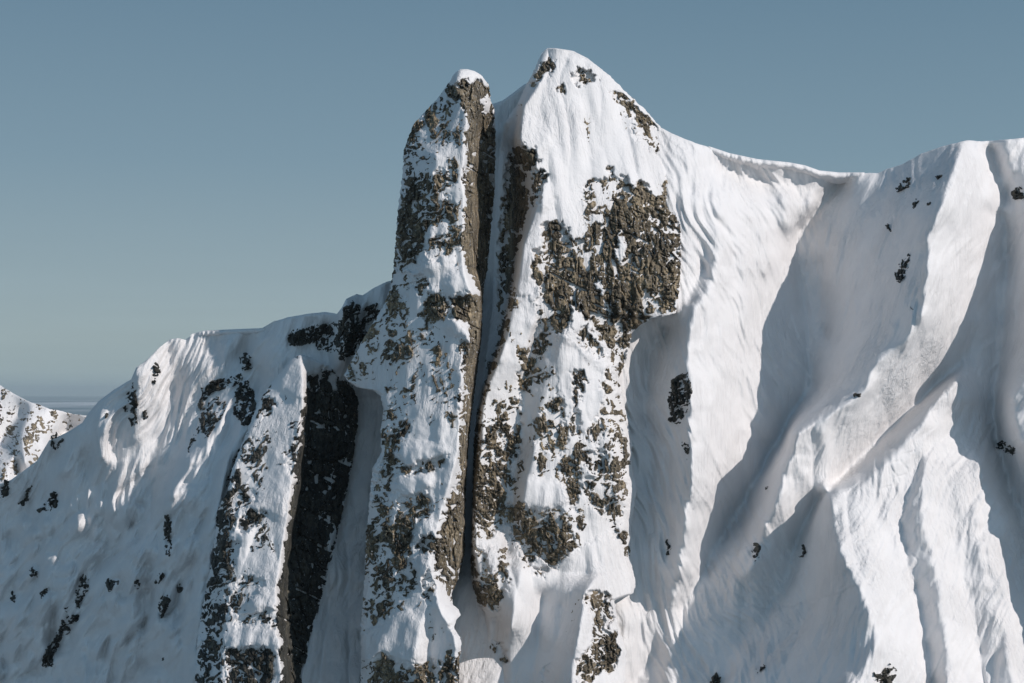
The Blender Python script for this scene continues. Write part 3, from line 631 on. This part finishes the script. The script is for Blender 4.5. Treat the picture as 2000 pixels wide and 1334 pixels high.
# far hill on the left, about three times as far away
def far_hill():
    fd = Field(-920, 340, 620, 1120)
    A = 2.0 * fd.solve(A_lines, 2)
    fl = .8 * fd.flow(A + .7 * (1334 - fd.V), 3, 20, 5)
    u, v, e = col_grid(A_T, -900, 320, 1.9, 1100, 260, .8, 8, 200, drop=60)
    B = 2.6 * (fd.sample(A + fl, u, v) + .8 * (1000 - v) + e) + 4600
    M = fd.polys(A_masks, 1, -.75)
    m = warp_sample(fd, M, u, v, 77, 5) + .12 * fbm(u / 12, v / 16, 4, 3)
    rr = rough_rock(u * 1.6, v * 1.6, .2, 24, 11, 99)
    T = 12 - 22 * m
    Sn, Rk = B - 5 * np.tanh(T / 6), B + rr
    root = empty('hill', None, 'distant snow-covered hill with brown rocks at the far left edge', None)
    root['kind'] = 'structure'
    del root['label']; root['label'] = 'distant snow-covered hill with brown rocks at the far left edge'
    mesh_obj('snow_cover', u, v, Sn, SNOW, root, keep=Sn < Rk + 6)
    mesh_obj('rock_face', u, v, Rk, ROCK, root, keep=Rk < Sn + 10)
far_hill()

# ---------------------------------------------------------------- rock outcrops standing through the slopes
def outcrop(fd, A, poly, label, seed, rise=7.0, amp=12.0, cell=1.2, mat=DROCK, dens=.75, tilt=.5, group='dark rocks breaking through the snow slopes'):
    a = np.array(poly, float)
    u0, u1, v0, v1 = a[:, 0].min() - 12, a[:, 0].max() + 12, a[:, 1].min() - 12, a[:, 1].max() + 12
    u, v = np.meshgrid(np.arange(u0, u1, cell), np.arange(v0, v1, cell))
    f = Field(u0, u1, v0, v1, 1.0)
    M = f.polys([(1.0, poly)], 2)
    m = warp_sample(f, M, u, v, seed, 5)
    rr = rough_rock(u, v, tilt, 15, amp, seed, .6)
    B = fd.sample(A, u, v)
    D = B + 4 - (rise + 4) * np.clip(m, 0, 1) * (.55 + dens * .45) + rr * np.clip(m * 1.5, 0, 1) + (1 - np.clip(m * 3, 0, 1)) * 3
    o = mesh_obj('rock_outcrop', u, v, D, mat, keep=D < B + 1.0)
    tag(o, label, 'rock outcrop', group)
    return o
GO = [
 ([(1312,750),(1328,728),(1345,730),(1350,760),(1342,800),(1325,830),(1308,822),(1305,790)], 'large speckled dark rock patch on the shaded side of the snow spine'),
 ([(1752,545),(1752,520),(1765,508),(1775,492),(1778,510),(1770,530),(1758,555)], 'slim black rock sliver in the middle of the shaded bowl'),
 ([(1750,368),(1765,350),(1780,348),(1776,360),(1764,376)], 'small black rock below the rounded shaded crest'),
 ([(1826,345),(1838,337),(1840,343),(1830,352)], 'tiny rock to the right of the small black rock under the crest'),
 ([(1733,442),(1737,435),(1741,452),(1736,454)], 'thin rock fleck at the left of the shaded slope under the crest'),
 ([(1780,400),(1790,384),(1794,392),(1784,408)], 'pebble-like rock just below the small black rock'),
 ([(1808,398),(1820,396),(1816,404)], 'faint rock speck beside the lit crest'),
 ([(1940,868),(1955,862),(1965,860),(1985,880),(1975,886),(1960,880),(1945,874)], 'jagged dark rock in the blue shadow near the right edge'),
 ([(1668,775),(1674,766),(1682,772),(1672,780)], 'tiny dark rock beside a bright snow mushroom'),
 ([(1980,380),(1985,362),(1994,370),(2000,384),(1985,388)], 'black rock at the right edge below the ridge'),
 ([(1776,605),(1780,598),(1784,602),(1780,610)], 'tiny isolated rock low on the shaded bowl'),
 ([(1490,955),(1494,950),(1504,944),(1500,952),(1493,958)], 'small curved rock left of the lit lower spine'),
 ([(1470,1065),(1476,1062),(1488,1066),(1480,1080),(1477,1094),(1471,1090),(1474,1078)], 'ragged dark rock in the middle of the lower shadow'),
 ([(1564,1058),(1569,1062),(1574,1078),(1568,1088),(1560,1088),(1568,1076)], 'hook-shaped dark rock right of the ragged one'),
 ([(1471,1308),(1498,1297),(1497,1302),(1474,1314)], 'flat bar-shaped black rock near the bottom'),
 ([(1386,1328),(1394,1318),(1412,1314),(1406,1334),(1388,1338)], 'black rock at the bottom edge under a snow cap'),
 ([(1300,1050),(1306,1052),(1310,1080),(1306,1082)], 'thin vertical rock crack in the shaded trough'),
 ([(1708,1315),(1720,1312),(1735,1300),(1752,1302),(1745,1334),(1715,1340),(1706,1330)], 'brown speckled rocks in the sunlit snow at the bottom'),
 ([(1332,860),(1342,862),(1345,880),(1340,900),(1335,885)], 'thin rock streak below the large speckled patch'),
]
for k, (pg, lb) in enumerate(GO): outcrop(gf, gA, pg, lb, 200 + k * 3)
BO = [
 ([(562,660),(575,645),(600,642),(640,632),(658,630),(650,645),(625,660),(600,675),(570,675)], 'dark rock band under the lit snow cap of the left ridge'),
 ([(660,640),(668,605),(688,588),(702,600),(704,640),(695,680),(680,705),(662,700),(655,670)], 'knobbly dark rock pinnacle rising beside the left tower'),
 ([(470,700),(482,686),(490,700),(488,722),(470,724)], 'pointed dark rock over the arched rock band'),
 ([(388,790),(395,760),(420,745),(460,735),(470,728),(480,740),(450,755),(410,765),(398,790),(400,830),(386,850)], 'arched brown rock band on the shaded left slope'),
 ([(462,760),(480,740),(496,760),(500,800),(490,830),(470,830),(460,800)], 'speckled grey rock apron beneath the pointed rock'),
 ([(296,730),(303,708),(312,715),(314,730),(300,752)], 'brown rock in the sunlit left shoulder'),
 ([(278,805),(285,798),(290,810),(282,822)], 'small brown rock low in the sunlit shoulder'),
 ([(256,762),(264,770),(266,800),(268,840),(260,800)], 'narrow dark rock strip along the left rim of the sunlit shoulder'),
 ([(322,1010),(330,1000),(334,1030),(332,1085),(322,1090)], 'dark vertical rock crack at the foot of the shaded spine'),
 ([(310,1195),(316,1165),(330,1165),(328,1185),(316,1208)], 'hooked dark rock below the shaded spine'),
 ([(300,1135),(316,1112),(320,1125),(306,1145)], 'small dark rock between two cracks on the spine'),
 ([(120,1220),(130,1180),(132,1205),(155,1200),(130,1235),(110,1270),(100,1300),(82,1305),(90,1270)], 'ragged dark rock chain on the lower left slope'),
 ([(98,865),(108,842),(114,840),(104,862),(108,880)], 'thin dark rock on the left skyline'),
 ([(110,870),(126,855),(124,865),(110,876)], 'small angled rock just below the left skyline'),
 ([(40,985),(48,975),(60,945),(56,975),(46,990)], 'dark rock streak near the far left edge'),
 ([(68,1000),(90,985),(104,960),(115,970),(108,995),(100,990),(80,1003)], 'branching dark rock on the left slope'),
 ([(0,965),(8,940),(18,940),(14,965),(0,978)], 'dark rock at the left edge of the picture'),
 ([(203,812),(207,804),(212,812),(206,820)], 'small dark rock above the sunlit triangle of snow'),
 ([(240,800),(246,790),(250,795),(242,808)], 'small rock fleck beside the sunlit shoulder'),
 ([(205,1140),(215,1128),(232,1132),(222,1148),(212,1156)], 'small rock on the shaded mound'),
 ([(310,1290),(318,1280),(322,1288),(314,1296)], 'lone rock near the bottom left'),
 ([(20,1170),(28,1152),(32,1165),(26,1180)], 'small rock at the lower left'),
 ([(58,1118),(64,1104),(72,1118),(64,1134)], 'small ragged rock on the lowest left rib'),
 ([(262,1140),(270,1128),(276,1142),(268,1150)], 'tiny rock on the right edge of the shaded mound'),
 ([(78,1160),(90,1148),(94,1160),(82,1170)], 'flat little rock near the lowest left rib'),
 ([(345,1150),(352,1136),(358,1150),(350,1160)], 'speck of rock right of the hooked rock'),
 ([(362,890),(370,868),(384,840),(378,862),(368,884)], 'slanted rock line below the arched rock band'),
]
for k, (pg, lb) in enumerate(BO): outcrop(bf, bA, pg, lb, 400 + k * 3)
SCAT = [([(700,640),(712,600),(735,590),(748,620),(742,680),(752,740),(725,745),(705,700)], 'scattered rock flecks on the pale wall left of the tower'),
      ([(395,820),(410,780),(440,770),(445,800),(420,830),(400,860)], 'thin scatter of rock under the arched rock band'),
      ([(600,640),(650,650),(655,690),(620,680)], 'sparse rocks in the notch below the lit snow cap'),
      ([(150,1190),(175,1150),(165,1120),(145,1150)], 'faint rock scatter above the ragged rock chain'),
      ([(445,940),(455,900),(470,870),(462,930),(450,980)], 'rock flecks along the left edge of the buttress'),
      ([(248,770),(262,745),(268,790),(262,840),(252,820)], 'speckled rocks along the rim of the sunlit shoulder')]
for k, (pg, lb) in enumerate(SCAT): outcrop(bf, bA, pg, lb, 600 + k * 3, rise=1.5, amp=11, tilt=.8)

# ---------------------------------------------------------------- cornice along the saddle
def cornice(name, fd, A, Tp, u0, u1, label, out, seed, hang=14):
    u = np.arange(u0, u1, 1.5)
    T = interp(Tp, u)
    n = .85 + .5 * fbm(u / 60, u * 0, seed, 2) + .07 * perlin(u / 11, u * 0, seed + 2)
    n = np.clip(n, .3, 1.6) * np.clip((u - u0) / 30, 0, 1) * np.clip((u1 - u) / 40, 0, 1)
    prof = [(60, 6, 0), (30, 0, 0), (12, -1.5, 0), (0, -1.6, 0), (-.6, -1, 0), (-.9, 1.5, .08), (-1, 4, .2), (-.95, 6, .35), (-.7, 7, .6), (-.25, 8, .8), (.4, 9, 1.0), (1.2, 14, 1.2)]
    D0 = fd.sample(A, u, T + 3)
    U, V, D = [], [], []
    for d, dv, h in prof:
        U.append(u); V.append(T + dv * .8 + h * hang * n * .35)
        D.append(D0 + (d * 1.0 if d > 1.5 else d * out * n + 4))
    o = mesh_obj(name, np.array(U), np.array(V), np.array(D), SNOW)
    return tag(o, label, 'cornice', 'wind-built snow cornices on the ridge')
cornice('snow_cornice', gf, gA, G_T, 1384, 1690, 'long overhanging snow cornice along the saddle right of the main peak', 22, 3, 26)
cornice('snow_cornice', bf, bA, B_T, 372, 540, 'short curling snow cornice on the left ridge above the shaded slope', 14, 6)

# ---------------------------------------------------------------- lowland, sea of snow-dusted plain far below
def plain():
    m, nt, b = nodes_of('lowland'); L = nt.links.new
    tc = nd(nt, 'ShaderNodeTexCoord')
    mp = nd(nt, 'ShaderNodeMapping'); mp.inputs['Scale'].default_value = (.00012, .000035, 1); L(tc.outputs['Object'], mp.inputs['Vector'])
    n = nd(nt, 'ShaderNodeTexNoise', i_Scale=1.0, i_Detail=8.0, i_Roughness=.62); L(mp.outputs[0], n.inputs['Vector'])
    cr = nd(nt, 'ShaderNodeValToRGB'); L(n.outputs['Fac'], cr.inputs[0])
    cr.color_ramp.elements[0].position = .48; cr.color_ramp.elements[0].color = (.07, .13, .17, 1)
    cr.color_ramp.elements[1].position = .62; cr.color_ramp.elements[1].color = (.6, .62, .66, 1)
    L(cr.outputs[0], b.inputs['Base Color']); b.inputs['Roughness'].default_value = .8
    x = np.linspace(-90000, 90000, 40); y = np.concatenate([np.linspace(-3000, 5000, 10), np.linspace(8000, 150000, 40)])
    X, Y = np.meshgrid(x, y)
    o = mesh_obj('ground', None, None, None, m, raw=(X, Y, np.full_like(X, -420.0)))
    tag(o, 'hazy blue lowland far below, streaked with snow', kind='structure')
plain()

def haze():
    m = bpy.data.materials.new('haze'); m.use_nodes = True; nt = m.node_tree; nt.nodes.clear()
    out = nt.nodes.new('ShaderNodeOutputMaterial'); pv = nt.nodes.new('ShaderNodeVolumePrincipled')
    pv.inputs['Color'].default_value = (.8, .93, .98, 1); pv.inputs['Density'].default_value = 1.3e-5; pv.inputs['Anisotropy'].default_value = 0.1
    nt.links.new(pv.outputs[0], out.inputs['Volume'])
    x, y0, y1, z0, z1 = 91000, -3500, 151000, -421, 260
    co = [(a, b, c) for c in (z0, z1) for a, b in ((-x, y0), (x, y0), (x, y1), (-x, y1))]
    me = bpy.data.meshes.new('haze'); me.from_pydata(co, [], [(0, 3, 2, 1), (4, 5, 6, 7), (0, 1, 5, 4), (1, 2, 6, 5), (2, 3, 7, 6), (3, 0, 4, 7)]); me.materials.append(m)
    o = bpy.data.objects.new('haze', me); col.objects.link(o); tag(o, 'thin blue air over the far lowland', kind='stuff')
haze()
# ---------------------------------------------------------------- light, sky, camera
sun = bpy.data.lights.new('sun', 'SUN'); sun.energy = 3.25; sun.angle = math.radians(.53); sun.color = (1, .925, .875)
so = bpy.data.objects.new('sun', sun); col.objects.link(so); so.rotation_euler = SUN.to_track_quat('Z', 'Y').to_euler(); so.location = (200, 0, 300)
w = bpy.data.worlds.new('World'); scene.world = w; w.use_nodes = True
nt = w.node_tree; bg = nt.nodes['Background']
sk = nt.nodes.new('ShaderNodeTexSky'); sk.sky_type = 'NISHITA'; sk.sun_disc = False
sk.sun_elevation = math.asin(SUN.z); sk.sun_rotation = math.atan2(SUN.x, SUN.y)
sk.altitude = 1500; sk.air_density = 1.0; sk.dust_density = .4; sk.ozone_density = 1.0
hs = nt.nodes.new('ShaderNodeHueSaturation'); hs.inputs['Saturation'].default_value = .62; hs.inputs['Value'].default_value = 1.0
nt.links.new(sk.outputs[0], hs.inputs['Color']); 
tcw = nt.nodes.new('ShaderNodeTexCoord'); sx = nt.nodes.new('ShaderNodeSeparateXYZ'); nt.links.new(tcw.outputs['Generated'], sx.inputs[0])
rw = nt.nodes.new('ShaderNodeValToRGB'); nt.links.new(sx.outputs['Z'], rw.inputs[0])
def lin(r, g, b): return tuple(((c / 255 + .055) / 1.055) ** 2.4 / .055 for c in (r, g, b)) + (1,)
stops = [(0.0, (133, 156, 168)), (.010, (146, 166, 173)), (.028, (149, 168, 174)), (.05, (145, 166, 175)), (.12, (121, 149, 166)), (.2, (103, 134, 155)), (.4, (84, 113, 136)), (1.0, (66, 96, 122))]
el = rw.color_ramp.elements
for i, (p, c) in enumerate(stops):
    if i == 0: e_ = el[0]
    elif i == 1: e_ = el[1]
    else: e_ = el.new(p)
    e_.position = p; e_.color = lin(*c)
mw = nt.nodes.new('ShaderNodeMix'); mw.data_type = 'RGBA'; mw.inputs[0].default_value = .88
nt.links.new(hs.outputs[0], mw.inputs[6]); nt.links.new(rw.outputs[0], mw.inputs[7])
mpw = nt.nodes.new('ShaderNodeMapping'); mpw.inputs['Scale'].default_value = (5, 5, 90); nt.links.new(tcw.outputs['Generated'], mpw.inputs['Vector'])
nw = nt.nodes.new('ShaderNodeTexNoise'); nw.inputs['Scale'].default_value = 1.3; nw.inputs['Detail'].default_value = 5; nt.links.new(mpw.outputs[0], nw.inputs['Vector'])
fw = nt.nodes.new('ShaderNodeMapRange'); fw.inputs[1].default_value = .0; fw.inputs[2].default_value = .09; fw.inputs[3].default_value = .16; fw.inputs[4].default_value = .0; nt.links.new(sx.outputs['Z'], fw.inputs[0])
aw = nt.nodes.new('ShaderNodeMath'); aw.operation = 'SUBTRACT'; aw.inputs[1].default_value = .5; nt.links.new(nw.outputs['Fac'], aw.inputs[0])
bw = nt.nodes.new('ShaderNodeMath'); bw.operation = 'MULTIPLY_ADD'; bw.inputs[2].default_value = 1.0; nt.links.new(aw.outputs[0], bw.inputs[0]); nt.links.new(fw.outputs[0], bw.inputs[1])
cw = nt.nodes.new('ShaderNodeVectorMath'); cw.operation = 'SCALE'; dw = nt.nodes.new('ShaderNodeVectorMath'); dw.operation = 'DOT_PRODUCT'; dw.inputs[1].default_value = tuple(SUN); nt.links.new(tcw.outputs['Generated'], dw.inputs[0])
ew = nt.nodes.new('ShaderNodeMapRange'); ew.interpolation_type = 'SMOOTHSTEP'; ew.inputs[1].default_value = -.3; ew.inputs[2].default_value = 1.0; ew.inputs[3].default_value = 1.0; ew.inputs[4].default_value = 1.9; nt.links.new(dw.outputs['Value'], ew.inputs[0])
gw = nt.nodes.new('ShaderNodeMath'); gw.operation = 'MULTIPLY'; nt.links.new(bw.outputs[0], gw.inputs[0]); nt.links.new(ew.outputs[0], gw.inputs[1])
nt.links.new(mw.outputs[2], cw.inputs[0]); nt.links.new(gw.outputs[0], cw.inputs['Scale'])
nt.links.new(cw.outputs[0], bg.inputs[0]); bg.inputs[1].default_value = .055
cam = bpy.data.cameras.new('camera'); co = bpy.data.objects.new('camera', cam); col.objects.link(co)
cam.sensor_width = 36; cam.lens = 36 * F / 2000; cam.clip_end = 400000; cam.clip_start = 1
co.rotation_euler = (math.pi / 2 + PITCH, 0, 0); scene.camera = co
vs = scene.view_settings; scene.display_settings.display_device = 'sRGB'
vs.view_transform = 'Standard'; vs.look = 'None'; vs.exposure = 0; vs.gamma = 1
scene.cycles.max_bounces = 6; scene.cycles.diffuse_bounces = 3
